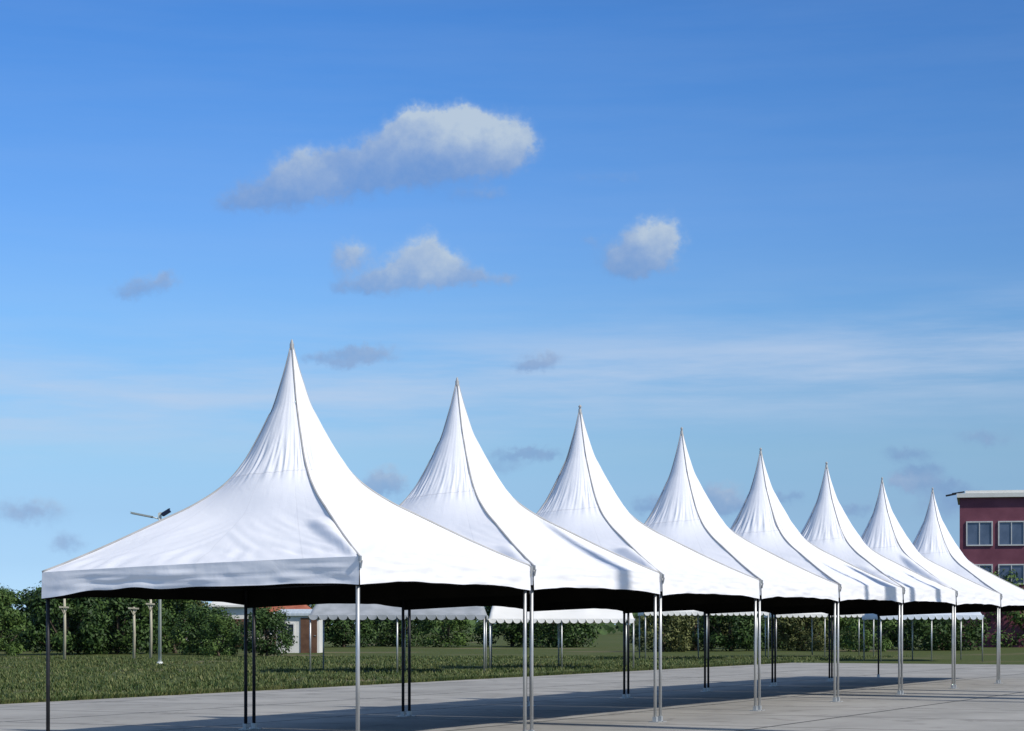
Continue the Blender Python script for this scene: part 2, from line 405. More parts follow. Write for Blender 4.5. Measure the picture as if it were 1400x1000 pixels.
class Tent:
    def __init__(s, seed, zn, zb, zbl, zp, lean, dents, puffs):
        s.puffs = puffs; s.wr = 0.65 + 0.9 * ((seed * 0.618 * 3) % 1)
        s.seed = seed; s.zp = zp; s.lean = lean; s.dents = dents
        s.ze = [zbl, zn, zn, zb]
    def edge(s, side, f):
        a = CORN[side]; b = CORN[(side + 1) % 4]
        x = (a[0] + (b[0] - a[0]) * f) * HH; y = (a[1] + (b[1] - a[1]) * f) * HH
        z = s.ze[side] + (s.ze[(side + 1) % 4] - s.ze[side]) * f
        bow = 4 * f * (1 - f)
        return x, y, z + 0.012 * bow
    def point(s, side, f, t, detail=True):
        x, y, ze = s.edge(side, f)
        # square that becomes round towards the top
        l = sqrt(x * x + y * y)
        c = 0.98 * (1 - sst(t, 0.12, 0.56))
        rr = HH * sqrt(2) * 0.985
        qx, qy = x * (1 - c) + x / l * rr * c, y * (1 - c) + y / l * rr * c
        h = interp(PROF, t)
        z = ze * (1 - h) + s.zp * h
        z -= 0.05 * sin(pi * min(1, t)) ** 2 * 4 * f * (1 - f) * (1 - c)
        px, py = qx * t, qy * t
        k = (1 - t) ** 0.8
        px += s.lean[0] * k; py += s.lean[1] * k
        if detail:
            nv = Vector((x / l, y / l, 0))
            q = Vector((side * 7.3 + f * 4, t * 6, s.seed * 3.7))
            # gathers above the welded seam
            ga = exp(-((t - 0.215) / 0.055) ** 2)
            d = 0.030 * s.wr * ga * noise.noise(Vector((side * 9 + f * 30 + t * 8, t * 9, s.seed * 2.1)))
            d += 0.004 * exp(-((t - 0.12) / 0.06) ** 2) * noise.noise(Vector((side * 9 + f * 16, t * 10, s.seed * 5.1)))
            # slack cloth lower down, pulled in fans towards the corners
            ff = f if f > .5 else 1 - f
            fan = noise.noise(Vector((ff * 22 - t * 20, side * 3.1 + (ff * 4 + t * 3), s.seed * 1.7)))
            d += 0.013 * s.wr * fan * sst(t, .42, .75) * (1 - 0.7 * sst(t, .97, 1))
            d += 0.020 * noise.noise(q * 0.9) * sst(t, .2, .5) * (1 - sst(t, .93, 1))
            d += 0.020 * s.wr * noise.noise(Vector((side * 5 + f * 24, t * 5, s.seed))) * sst(t, .80, .93)
            # the round seam is a slight kink
            d += 0.006 * exp(-((t - 0.255) / 0.012) ** 2)
            for (ds, df, dt, wf, wt, am) in s.dents:
                if ds == side:
                    # dents follow the fall of the cloth towards the corner
                    d -= am * exp(-((f - df) / wf) ** 2 - ((t - dt) / wt) ** 2) * (1 - sst(t, .97, 1.0))
            for (ds, ta, fa, am) in s.puffs:
                if ds == side and t > ta and f > 0.5:
                    # a puff of slack cloth beside the hip, steep on its outer side
                    k = (t - ta) / (1 - ta)
                    fc = fa + (1 - fa) * k
                    wd = 0.045 * (1 - k) + 0.022
                    d += am * sst(k, 0, .25) * (1 - sst(k, .93, 1.02)) * sst(f, fc - wd, fc) * (1 - 0.6 * sst(f, fc, 1.001))
            edgef = min(f, 1 - f)
            d *= sst(edgef, 0.0, 0.02) * (1 - sst(t, .975, 1.0)) * sst(t, .02, .06)
            px += nv.x * d * 0.5; py += nv.y * d * 0.5; z += d * 0.8
        return px, py, z

def ff_samples(n):
    return [0.5 - 0.5 * cos(pi * i / n) * (0.55 + 0.45 * abs(cos(pi * i / n))) if False else (i / n) for i in range(n + 1)]
def t_samples(n, t0=0.006):
    return [t0 + (1 - t0) * (i / n) ** 1.35 for i in range(n + 1)]

def grid_mesh(name, rows, uvs, mat, parent, flip=False, closed=False):
    """rows: list of rows of points; uvs the same shape"""
    nr = len(rows); nc = len(rows[0])
    vs = [p for r in rows for p in r]
    fs = []
    for i in range(nr - 1):
        for j in range(nc - 1):
            q = (i * nc + j, i * nc + j + 1, (i + 1) * nc + j + 1, (i + 1) * nc + j)
            fs.append(q[::-1] if flip else q)
    me = bpy.data.meshes.new(name); me.from_pydata(vs, [], fs)
    uvl = me.uv_layers.new(name='UVMap')
    fl = [u for r in uvs for u in r]
    for lp in me.loops:
        uvl.data[lp.index].uv = fl[lp.vertex_index]
    me.polygons.foreach_set('use_smooth', [True] * len(me.polygons))
    me.materials.append(mat); me.update()
    return new_obj(name, me, parent)

def merge_grids(name, grids, mat, parent):
    vs = []; fs = []; uvs = []
    for rows, uv in grids:
        n = len(vs); nr = len(rows); nc = len(rows[0])
        vs += [p for r in rows for p in r]; uvs += [u for r in uv for u in r]
        for i in range(nr - 1):
            for j in range(nc - 1):
                fs.append((n + i * nc + j, n + (i + 1) * nc + j, n + (i + 1) * nc + j + 1, n + i * nc + j + 1))
    me = bpy.data.meshes.new(name); me.from_pydata(vs, [], fs)
    uvl = me.uv_layers.new(name='UVMap')
    li = [0] * len(me.loops); me.loops.foreach_get('vertex_index', li)
    flat = []
    for i in li: flat += uvs[i]
    uvl.data.foreach_set('uv', flat)
    me.polygons.foreach_set('use_smooth', [True] * len(me.polygons))
    me.materials.append(mat); me.update()
    return new_obj(name, me, parent)

def build_tent(idx, T, label, drop=0.35):
    ctr = base + U * 5 * (idx + .5) + V * 2.5
    root = thing('pagoda_tent', label, 'tent', (ctr.x, ctr.y, GZ), atan2(U.y, U.x), 'white pagoda tents set in a row')
    g0 = GZ
    n_f = 84 if idx < 4 else 56
    n_t = 110 if idx < 4 else 76
    ts = t_samples(n_t)
    grids = []
    for side in range(4):
        rows = []; uv = []
        for t in ts:
            rows.append([(lambda p: (p[0], p[1], p[2] - g0))(T.point(side, i / n_f, t)) for i in range(n_f + 1)])
            uv.append([(i / n_f + side, t) for i in range(n_f + 1)])
        grids.append((rows, uv))
    canopy = merge_grids('canopy', grids, M_fab, root)
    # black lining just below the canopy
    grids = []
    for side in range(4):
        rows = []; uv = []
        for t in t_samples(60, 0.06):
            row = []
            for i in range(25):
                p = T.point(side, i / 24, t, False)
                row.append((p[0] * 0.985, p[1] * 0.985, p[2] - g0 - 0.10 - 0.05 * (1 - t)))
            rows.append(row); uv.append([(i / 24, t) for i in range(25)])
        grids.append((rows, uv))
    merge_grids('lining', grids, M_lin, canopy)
    # raised welts along the four hips
    for side in range(4):
        mb = MB(); pts = []
        for k in range(60):
            t = 0.007 + 0.993 * (k / 59) ** 1.3
            p = T.point(side, 0.0, t, False)
            pts.append((p[0], p[1], p[2] - g0 + 0.006))
        mb.tube(pts, [0.012 + 0.005 * min(1, k / 25) for k in range(60)], 6)
        mb.build('hip_seam', M_edge, canopy, True)
    # the top: ring, cap and thin mast tip
    tx, ty = T.lean
    zt = T.zp - g0
    cap = MB()
    if idx < 2:
        prof = [(0.030, -0.13), (0.026, -0.08), (0.020, -0.03), (0.012, 0.0), (0.002, 0.012)]
    else:
        q = 0.004 * (idx % 3)
        prof = [(0.034, -0.15), (0.027, -0.12), (0.021, -0.08), (0.019, -0.02), (0.026 + q, -0.012), (0.024, 0.01), (0.004, 0.03)]
    n = 14
    vs = [(tx + r * cos(2 * pi * k / n), ty + r * sin(2 * pi * k / n), zt + z) for r, z in prof for k in range(n)]
    fs = [(i * n + k, i * n + (k + 1) % n, (i + 1) * n + (k + 1) % n, (i + 1) * n + k) for i in range(len(prof) - 1) for k in range(n)]
    fs.append(tuple((len(prof) - 1) * n + k for k in range(n)))
    cap.add(vs, fs); cap.build('peak_cap', M_edge, root, True)
    mast = MB(); mast.tube([(tx, ty, zt - 0.05), (tx, ty, 2.9)], 0.03, 10); mast.tube([(tx, ty, 2.9), (tx, ty, 2.82)], [0.03, 0.09], 10)
    mast.build('king_post', M_pole, root, True)
    # valances, one for each side, black inside
    def val(side, f, v, inner=False):
        x, y, z = T.edge(side, f)
        a = CORN[side]; b = CORN[(side + 1) % 4]
        nx, ny = (a[0] + b[0]) / 2, (a[1] + b[1]) / 2
        bow = 4 * f * (1 - f)
        sd = T.seed * 3.3 + side * 11
        arch = 0.045 * min(1, bow * 1.6) + 0.016 * noise.noise(Vector((f * 9, sd, 2))) * min(1, bow * 3)
        amp = 1.35 if (side == 0 and idx == 0) else 1.0
        if side == 0 and idx == 0:
            arch += 0.05 * exp(-((f - .30) / .07) ** 2) + 0.03 * exp(-((f - .17) / .06) ** 2)
        if side == 2: arch = -0.05
        if side == 0 and idx > 0: arch = 0.07
        d = drop - arch
        off = (0.020 * noise.noise(Vector((f * 7, v * 1.2, sd))) + 0.011 * noise.noise(Vector((f * 19, v * 2.5, sd + 5)))) * min(1, v * 1.5) * min(1, bow * 4) * amp
        off += 0.010 * noise.noise(Vector((f * 5 + v * 3, v * 9 - f * 6, sd + 9))) * min(1, bow * 4) * amp * min(1, v * 4)
        off += 0.012 * v
        if inner: off -= 0.016
        if inner: z -= 0.03
        zz = z - d * v * (1 if not inner else 0.955)
        return (x + nx * off, y + ny * off, zz - g0)
    for side in range(4):
        nf = 110 if idx < 4 else 60
        rows = []; uv = []
        for j in range(13):
            v = j / 12
            rows.append([val(side, i / nf, v) for i in range(nf + 1)])
            uv.append([(i / nf * 2 + side, v * 0.14) for i in range(nf + 1)])
        vo = merge_grids('valance', [(rows, uv)], M_val, root)
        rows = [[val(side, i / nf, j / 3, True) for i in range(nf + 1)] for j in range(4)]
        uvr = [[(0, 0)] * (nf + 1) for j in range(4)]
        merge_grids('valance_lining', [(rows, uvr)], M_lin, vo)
    # steel legs with base plates, and the eave rails they carry
    for c in range(4):
        cx, cy = CORN[c]
        px_, py_ = cx * (HH - 0.055), cy * (HH - 0.055)
        lg = MB(); lg.tube([(px_, py_, 0.01), (px_, py_, T.ze[c] - g0 - 0.07)], 0.026, 12)
        lo = lg.build('leg', M_pole if cy < 0 else M_dark, root, True)  # back legs take the dark material to paint in their shade
        bp = MB(); bp.box((px_, py_, 0.006), (0.17, 0.17, 0.012)); bp.box((px_, py_, 0.05), (0.068, 0.068, 0.08))
        bp.build('base_plate', M_pole, lo)
        rl = MB()
        a = CORN[c]; b = CORN[(c + 1) % 4]; k = HH - 0.09
        rl.tube([(a[0] * k, a[1] * k, T.ze[c] - g0 - 0.11), (b[0] * k, b[1] * k, T.ze[(c + 1) % 4] - g0 - 0.11)], 0.024, 8)
        rl.build('eave_rail', M_dark, root, True)
    # small tension hooks at the two sunny corners
    for c in (1, 2):
        cx, cy = CORN[c]
        hk = MB()
        hk.box((cx * (HH + 0.02), cy * (HH + 0.02), T.ze[c] - g0 - 0.03), (0.035, 0.035, 0.07))
        hk.box((cx * (HH + 0.0), cy * (HH + 0.025), T.ze[c] - g0 - 0.10), (0.02, 0.02, 0.10), rx=0.2)
        hk.build('tension_hook', M_pole, root)
    return root

ZN = CAMZ + 0.845; ZB = CAMZ + 0.655; ZBL = CAMZ + 0.69
# leans are along (u, v); dents: side, f, t, width f, width t, depth
TENTS = [
 (2.49, 2.31, 2.345, 5.60, (0.0, 0.06), [(0, .55, .86, .20, .05, .02), (1, .5, .9, .3, .05, .015)], [(0, .58, .905, .085)],
  'nearest and largest white pagoda tent, dark crease beside its front hip'),
 (2.50, 2.31, 2.31, 5.61, (0.0, 0.073), [(0, .93, .86, .03, .10, .04)], [(0, .72, .93, .05)],
  'second white pagoda tent from the left, one soft bluish shadow across its sunny side'),
 (2.48, 2.31, 2.31, 5.63, (0.0, 0.147), [(0, .10, .10, .10, .07, .09)], [(0, .62, .93, .10)],
  'third white pagoda tent from the left, with a dark crease beside its front corner'),
 (2.48, 2.30, 2.30, 5.65, (0.0, 0.109), [(0, .2, .2, .05, .05, .02)], [],
  'fourth white pagoda tent from the left, puckered cloth high on its shaded face'),
 (2.49, 2.31, 2.31, 5.615, (0.0, 0.148), [(1, .12, .88, .05, .08, .03)], [],
  'fifth white pagoda tent from the left, with broad blue shadow streaks low on it'),
 (2.50, 2.31, 2.31, 5.65, (0.0, 0.168), [], [(0, .55, .90, .06)],
  'sixth white pagoda tent from the left, third from the far end'),
 (2.49, 2.31, 2.31, 5.59, (0.0, 0.177), [], [(0, .30, .90, .10)],
  'seventh white pagoda tent from the left, next to last of the row'),
 (2.48, 2.31, 2.31, 5.607, (0.0, 0.093), [], [],
  'smallest and farthest white pagoda tent, last at the right end of the row'),
]
for i, (zn, zb, zbl, zp, lean, dents, puffs, lab) in enumerate(TENTS):
    build_tent(i, Tent(i + 1.37, zn, zb, zbl, zp, lean, dents, puffs), lab)

# ------------------------------------------------------------------ market marquees behind the row
def marquee(x0, x1, Y, depth, z_val, z_eave, z_ridge, mat, label, scal, legcol=None, inset=0.35):
    """hip-roofed stall tent seen from its long side; x0,x1 world"""
    w_ = x1 - x0; cx = (x0 + x1) / 2
    root = thing('market_marquee', label, 'marquee', (cx, Y + depth / 2, 0), 0, 'market marquees beyond the pagoda tents')
    hx, hy = w_ / 2, depth / 2
    nx, ny = 64, 16
    rows = []; uvs = []
    gr = []
    def roofz(x, y):
        ax = (hx - abs(x)) / (hx * inset) if inset > 0 else 1
        ay = (hy - abs(y)) / hy
        k = max(0, min(ax, ay, 1))
        # three bays: the cloth sags between rafters
        bay = abs(sin(pi * (x + hx) / w_ * 3))
        return z_eave + (z_ridge - z_eave) * k - 0.07 * bay * sin(pi * k) + 0.02 * noise.noise(Vector((x * 1.3, y * 1.3, x0)))
    for j in range(ny + 1):
        y = -hy + depth * j / ny
        rows.append([(-hx + w_ * i / nx, y, roofz(-hx + w_ * i / nx, y)) for i in range(nx + 1)])
        uvs.append([(i / nx, j / ny) for i in range(nx + 1)])
    mb = MB()
    vs = [p for r in rows for p in r]
    fs = [(j * (nx + 1) + i, j * (nx + 1) + i + 1, (j + 1) * (nx + 1) + i + 1, (j + 1) * (nx + 1) + i) for j in range(ny) for i in range(nx)]
    mb.add(vs, fs); roof = mb.build('roof', mat, root, True)
    # scalloped valances
    def scallop(p0, p1, nrm):
        L_ = (Vector(p1) - Vector(p0)).length
        ns = max(2, round(L_ / scal)); m = 8
        top = []; bot = []
        for k in range(ns * m + 1):
            f = k / (ns * m)
            x = p0[0] + (p1[0] - p0[0]) * f + nrm[0] * 0.012; y = p0[1] + (p1[1] - p0[1]) * f + nrm[1] * 0.012
            ph = (k % m) / m
            s_ = sqrt(max(0, 1 - (2 * ph - 1) ** 2))
            wob = 0.012 * noise.noise(Vector((x * 2, y * 2, 1)))
            top.append((x, y, z_eave + 0.01))
            bot.append((x + nrm[0] * (0.02 + wob), y + nrm[1] * (0.02 + wob), z_val + 0.45 * min(scal, .3) * (1 - s_) + wob))
        b_ = MB(); n_ = len(top)
        b_.add(top + bot, [(i, n_ + i, n_ + i + 1, i + 1) for i in range(n_ - 1)])
        b_.build('scalloped_valance', mat, root)
    scallop((-hx, -hy), (hx, -hy), (0, -1)); scallop((hx, -hy), (hx, hy), (1, 0))
    scallop((hx, hy), (-hx, hy), (0, 1)); scallop((-hx, hy), (-hx, -hy), (-1, 0))
    npx = max(2, round(w_ / 3) + 1)
    for i in range(npx):
        for sy in (-1, 1):
            x = (-hx + 0.05) + (w_ - 0.1) * i / (npx - 1)
            lg = MB(); lg.tube([(x, sy * (hy - 0.05), 0), (x, sy * (hy - 0.05), z_eave - 0.03)], 0.03, 8)
            lg.build('leg', M_pole, root, True)
    for sy in (-1, 1):
        rl = MB(); rl.tube([(-hx, sy * (hy - 0.05), z_eave - 0.04), (hx, sy * (hy - 0.05), z_eave - 0.04)], 0.025, 8)
        rl.build('eave_rail', M_pole, root, True)
    return root
def zz(py, Y): return CAMZ + (HOR - py) / F * Y
marquee(atx(422, 70), atx(664, 70), 70, 5.0, zz(848.0, 70), zz(841.5, 70), zz(841.5, 70) + 1.1, M_mark,
        'market marquee coloured shade grey, with large scallops, behind the gap below the nearest pagoda tent', 0.33, inset=.12)
marquee(atx(668, 76), atx(868, 76), 76, 5.0, zz(852.5, 76), zz(846.5, 76), zz(846.5, 76) + 1.15, M_markw,
        'bright white market marquee right of the grey scalloped one', 0.30, inset=.10)
marquee(atx(881, 96), atx(1052, 96), 96, 4.5, zz(842.0, 96), zz(836.5, 96), zz(836.5, 96) + 0.9, M_markw,
        'white market marquee with small scallops behind the third and fourth pagoda tents', 0.28, inset=.10)
marquee(atx(1060, 104), atx(1196, 104), 104, 4.5, zz(844.5, 104), zz(840, 104), zz(840, 104) + 0.85, M_markw,
        'low white market marquee with shrubs under it, behind the fifth pagoda tent', 0.30, inset=.10)
marquee(atx(1203, 92), atx(1345, 92), 92, 4.5, zz(847.5, 92), zz(841.5, 92), zz(841.5, 92) + 0.85, M_markb,
        'pale blue grey market marquee at the far right behind the last tents', 0.31, inset=.10)

# ------------------------------------------------------------------ trees and hedges
def leaf_mat(name, c1, c2, c3):
    m, nt, b, N, L = nt_new(name)
    gi = N('ShaderNodeNewGeometry')
    tc = N('ShaderNodeTexCoord')
    no = N('ShaderNodeTexNoise'); no.inputs['Scale'].default_value = 0.9; no.inputs['Detail'].default_value = 4
    L(tc.outputs['Object'], no.inputs[0])
    ad = N('ShaderNodeMath'); ad.operation = 'MULTIPLY_ADD'; L(gi.outputs['Random Per Island'], ad.inputs[0]); ad.inputs[1].default_value = 0.5; L(no.outputs['Fac'], ad.inputs[2])
    r = N('ShaderNodeValToRGB'); el_ = r.color_ramp.elements
    el_[0].position = .35; el_[0].color = (*c1, 1); el_[1].position = 1.05 - .1; el_[1].color = (*c3, 1)
    q = el_.new(.65); q.color = (*c2, 1)
    L(ad.outputs[0], r.inputs[0]); L(r.outputs[0], b.inputs['Base Color'])
    set_bsdf(b, Roughness=0.6); b.inputs['Specular IOR Level'].default_value = 0.25
    return m
M_leafd = leaf_mat('dark_foliage', (0.010, 0.022, 0.008), (0.025, 0.055, 0.014), (0.06, 0.11, 0.025))
M_leafm = leaf_mat('mid_foliage', (0.018, 0.038, 0.010), (0.045, 0.09, 0.02), (0.10, 0.16, 0.035))
M_leafy = leaf_mat('olive_foliage', (0.025, 0.035, 0.010), (0.07, 0.085, 0.025), (0.14, 0.15, 0.05))
M_bark = noisy_mat('bark', (0.06, 0.045, 0.03), (0.14, 0.11, 0.08), 9, 0.9, bump=0.6, stretch=(1, 1, .2))

def make_crown(seed, h, r, zbase, n_clump, per, leaf):
    rnd = random.Random(seed)
    mb = MB(); clumps = []
    for i in range(n_clump):
        a = rnd.uniform(0, 2 * pi); k = rnd.random() ** .5
        zc = rnd.uniform(0.0, 1)
        rad = r * (0.30 + 0.70 * sin(pi * min(1, zc * .72 + .24))) * k
        c = Vector((cos(a) * rad, sin(a) * rad, zbase + (h - zbase) * zc * 0.92))
        cr = r * rnd.uniform(.20, .36)
        clumps.append(c)
        for j in range(per):
            d = Vector((rnd.gauss(0, 1), rnd.gauss(0, 1), rnd.gauss(0, .8))).normalized() * cr * rnd.uniform(.45, 1.05)
            p = c + d
            s_ = leaf * rnd.uniform(.6, 1.4)
            nrm = (d.normalized() + Vector((rnd.uniform(-.7, .7), rnd.uniform(-.7, .7), rnd.uniform(-.2, .9)))).normalized()
            t1 = nrm.orthogonal().normalized(); ang = rnd.uniform(0, 6.28)
            t1 = Matrix.Rotation(ang, 3, nrm) @ t1; t2 = nrm.cross(t1)
            mb.add([p - t1 * s_, p + t2 * s_ * .5, p + t1 * s_ * 1.1, p - t2 * s_ * .5], [(0, 1, 2, 3)])
    return mb, clumps
def make_tree(name, label, cat, seed, h, r, zbase, n_clump, per, leaf, mat, tr=0.12, group=None):
    root = thing(name, label, cat, (0, 0, 0), 0, group)
    mb, cl = make_crown(seed, h, r, zbase, n_clump, per, leaf)
    mb.build('crown', mat, root)
    t = MB()
    top = Vector((0.1 * r, 0, zbase + (h - zbase) * .55))
    t.tube([(0, 0, -0.05), (0.03 * r, 0.02, zbase * .6), (0.06 * r, 0.0, zbase + .2), top], [tr * 1.25, tr, tr * .8, tr * .3], 9)
    rnd = random.Random(seed + 5)
    for c in rnd.sample(cl, min(7, len(cl))):
        s_ = Vector((0.05 * r, 0, zbase * rnd.uniform(.6, 1.1) + .15))
        mid = s_.lerp(c, .5) + Vector((0, 0, -.1))
        t.tube([s_, mid, c], [tr * .5, tr * .35, tr * .1], 6)
    t.build('trunk', M_bark, root, True)
    return root
def copy_tree(o, parent=None):
    c = o.copy(); COL.objects.link(c)
    if parent is not None: c.parent = parent
    for ch in [x for x in bpy.data.objects if x.parent == o]:
        copy_tree(ch, c)
    return c
GRP = 'broadleaf trees along the back of the field'
protos = [make_tree('broadleaf_tree', '', 'tree', 1, 4.0, 2.2, 0.25, 70, 110, .11, M_leafd, group=GRP),
          make_tree('broadleaf_tree', '', 'tree', 2, 4.6, 2.0, 0.3, 66, 110, .10, M_leafm, group=GRP),
          make_tree('broadleaf_tree', '', 'tree', 3, 3.4, 2.5, 0.15, 74, 110, .10, M_leafd, group=GRP),
          make_tree('broadleaf_tree', '', 'tree', 4, 3.6, 2.0, 0.2, 56, 110, .10, M_leafy, group=GRP)]
# pixel column, distance, proto, scale, turn, label
TREES = [
 (-60, 118, 0, .95, 0, 'dark tree at the far left edge, outermost of the tree line'),
 (-5, 108, 1, .78, 1, 'mid green tree just left of the nearest tent, second of the tree line'),
 (40, 128, 2, 1.15, 2, 'broad dark tree beside the left corner leg of the nearest tent'),
 (92, 112, 0, 1.05, 3, 'dark round tree behind the leftmost pale post'),
 (128, 132, 1, 1.15, .4, 'tall mid green tree between the leftmost pale post and the crossbar posts'),
 (160, 116, 2, 1.15, 1.4, 'wide dark tree just left of the two crossbar posts'),
 (196, 134, 0, 1.25, 2.4, 'dark tree behind the two crossbar posts'),
 (240, 118, 1, .92, 3.4, 'bright green tree just right of the lamp post'),
 (262, 140, 3, 1.0, 5.0, 'olive green tree in front of the blue roofed house'),
 (286, 112, 2, .78, 4.4, 'low dark bush like tree in front of the white walled house'),
 (364, 106, 0, .62, .9, 'small dark tree in front of the red roofed house'),
 (300, 106, 1, .52, 2.9, 'small mid green tree standing before the white wall, left of a pair of dark legs'),
 (408, 150, 3, 1.15, 1.9, 'olive tree behind the pale shed, left of the grey marquee'),
 (905, 125, 3, .95, .3, 'olive brown tree seen under the third pagoda tent'),
 (950, 132, 3, 1.1, 1.3, 'olive tree between the third and fourth pagoda tents'),
 (1000, 128, 0, .95, 2.3, 'dark tree seen under the fourth pagoda tent'),
 (1045, 140, 2, 1.1, 3.3, 'broad dark tree behind the legs of the fourth and fifth pagoda tents'),
 (1095, 130, 3, .95, 4.3, 'olive tree behind the low white marquee, on its left'),
 (1140, 134, 1, .9, 5.3, 'mid green tree behind the low white marquee'),
 (1185, 126, 1, .9, .7, 'bright green tree in the gap between the low white and the pale blue marquees'),
 (1240, 138, 0, 1.05, 1.7, 'dark tree behind the pale blue grey marquee, on its left'),
 (1290, 132, 2, 1.1, 2.7, 'wide dark tree behind the pale blue grey marquee, on its right'),
 (760, 150, 2, 1.2, 3.7, 'broad dark tree behind the bright white marquee, on its right'),
 (700, 156, 0, 1.2, 4.7, 'dark tree behind the bright white marquee, on its left'),
 (610, 150, 1, 1.0, 5.7, 'mid green tree behind the grey marquee, on its right'),
 (540, 156, 2, 1.2, .2, 'broad dark tree behind the middle of the grey marquee'),
 (470, 150, 0, 1.0, 1.2, 'dark tree behind the left half of the grey marquee'),
 (1362, 150, 1, 1.3, 2.0, 'mid green tree in front of the maroon building'),
]
used = set()
for (px, Y, p, s_, rz, lab) in TREES:
    if p in used: o = copy_tree(protos[p])
    else: o = protos[p]; used.add(p)
    o.location = (atx(px, Y), Y, 0); o.rotation_euler = (0, 0, rz); o.scale = (s_, s_, s_ * (0.93 + 0.14 * ((px * 7) % 10) / 10)); o['label'] = lab

# far wood along the horizon, read as one mass
rnd = random.Random(77)
mb = MB()
for i in range(5200):
    Y = rnd.uniform(330, 380); x = rnd.uniform(-150, 150)
    top = 4.0 + 2.2 * noise.noise(Vector((x * .05, 3, 0))) + 1.2 * noise.noise(Vector((x * .25, 1, 0)))
    z = top * rnd.random() ** .6
    s_ = rnd.uniform(.5, 1.0)
    nrm = Vector((rnd.uniform(-.6, .6), -1, rnd.uniform(0, .9))).normalized(); t1 = nrm.orthogonal().normalized(); t1 = Matrix.Rotation(rnd.uniform(0, 6), 3, nrm) @ t1; t2 = nrm.cross(t1)
    p = Vector((x, Y, z))
    mb.add([p - t1 * s_, p + t2 * s_ * .7, p + t1 * s_, p - t2 * s_ * .7], [(0, 1, 2, 3)])
fw = mb.build('distant_wood', M_leafd); fw['label'] = 'dark green wood along the horizon beyond the field'; fw['category'] = 'wood'; fw['kind'] = 'stuff'

# ------------------------------------------------------------------ houses
M_wall = noisy_mat('white_render', (0.66, 0.65, 0.60), (0.76, 0.75, 0.70), 1.2, 0.85)
M_wallc = noisy_mat('cream_render', (0.50, 0.44, 0.34), (0.60, 0.54, 0.42), 1.2, 0.85)
M_tile = noisy_mat('clay_tiles', (0.28, 0.075, 0.04), (0.42, 0.14, 0.075), 2.4, 0.8, bump=.6, bscale=8, stretch=(1, 1, 4))
M_blue = noisy_mat('blue_metal_roof', (0.012, 0.025, 0.10), (0.02, 0.045, 0.16), 1.4, 0.5, stretch=(8, 1, 1))
M_pale = noisy_mat('pale_metal_roof', (0.42, 0.48, 0.52), (0.55, 0.60, 0.63), 1.2, 0.5, stretch=(9, 1, 1))
M_glass = noisy_mat('dark_window_glass', (0.02, 0.03, 0.04), (0.05, 0.065, 0.08), .8, 0.15, spec=0.6)
M_frame = noisy_mat('window_frame_paint', (0.55, 0.55, 0.53), (0.66, 0.66, 0.64), 3, 0.6)
M_doorp = noisy_mat('brown_door_paint', (0.10, 0.05, 0.03), (0.16, 0.085, 0.05), 3, 0.6)
def house(name, label, x, Y, w_, d_, hw, hr, wall_m, roof_m, wins, door=None, over=.35, rz=0.0, hip=0.25):
    root = thing(name, label, 'house', (x, Y + d_ / 2, 0), rz)
    a = MB(); a.box((0, 0, hw / 2), (w_, d_, hw)); a.build('wall', wall_m, root)
    r = MB(); X = w_ / 2 + over; D = d_ / 2 + over; xr = w_ / 2 * (1 - hip)
    r.add([(-X, -D, hw + .003), (X, -D, hw + .003), (X, D, hw + .003), (-X, D, hw + .003), (-X, -D, hw + .14), (X, -D, hw + .14), (X, D, hw + .14), (-X, D, hw + .14), (-xr, 0, hw + hr), (xr, 0, hw + hr)],
          [(3, 2, 1, 0), (0, 1, 5, 4), (1, 2, 6, 5), (2, 3, 7, 6), (3, 0, 4, 7), (4, 5, 9, 8), (5, 6, 9), (6, 7, 8, 9), (7, 4, 8)])
    r.build('roof', roof_m, root)
    for (wx, wz, ww, wh) in wins:
        f = MB(); t = .07; y = -d_ / 2 - .03
        f.box((wx, y, wz + wh / 2 + t / 2), (ww + 2 * t, .1, t)); f.box((wx, y, wz - wh / 2 - t / 2), (ww + 2 * t, .1, t))
        f.box((wx - ww / 2 - t / 2, y, wz), (t, .1, wh)); f.box((wx + ww / 2 + t / 2, y, wz), (t, .1, wh)); f.box((wx, y, wz), (.05, .08, wh))
        fo = f.build('window', M_frame, root)
        p = MB(); p.box((wx, -d_ / 2 - .008, wz), (ww, .03, wh)); p.build('pane', M_glass, fo)
    if door is not None:
        p = MB(); p.box((door, -d_ / 2 - .03, 1.02), (.95, .07, 2.04)); do = p.build('door', M_doorp, root)
        h_ = MB(); h_.box((door + .36, -d_ / 2 - .085, 1.0), (.12, .04, .03)); h_.build('handle', M_pole, do)
    return root
house('white_house', 'white walled house between the lamp post and the red roofed house', atx(325, 150), 150, 3.6, 5, 2.9, .8, M_wall, M_wall, [(-.9, 1.6, .7, .9), (.9, 1.6, .7, .9)], 0.0, hip=.1)
house('tiled_house', 'cream house with red clay tiled roof, left of the grey marquee', atx(384, 138), 138, 3.0, 5, 2.35, .95, M_wallc, M_tile, [(-.8, 1.45, .6, .8), (.85, 1.45, .6, .8)], 0.05, hip=.3)
house('low_shed', 'long low shed with pale metal roof in front of the red roofed house', atx(407, 120), 120, 2.5, 3, 2.15, .4, M_wall, M_pale, [(-.6, 1.35, .7, .6)], .65, over=.2, hip=.1)
house('blue_roofed_house', 'house with dark blue metal roof half hidden by trees, right of the lamp post', atx(252, 172), 172, 2.6, 4, 2.5, .75, M_wall, M_blue, [(0, 1.5, .8, .8)], -.9, hip=.2)

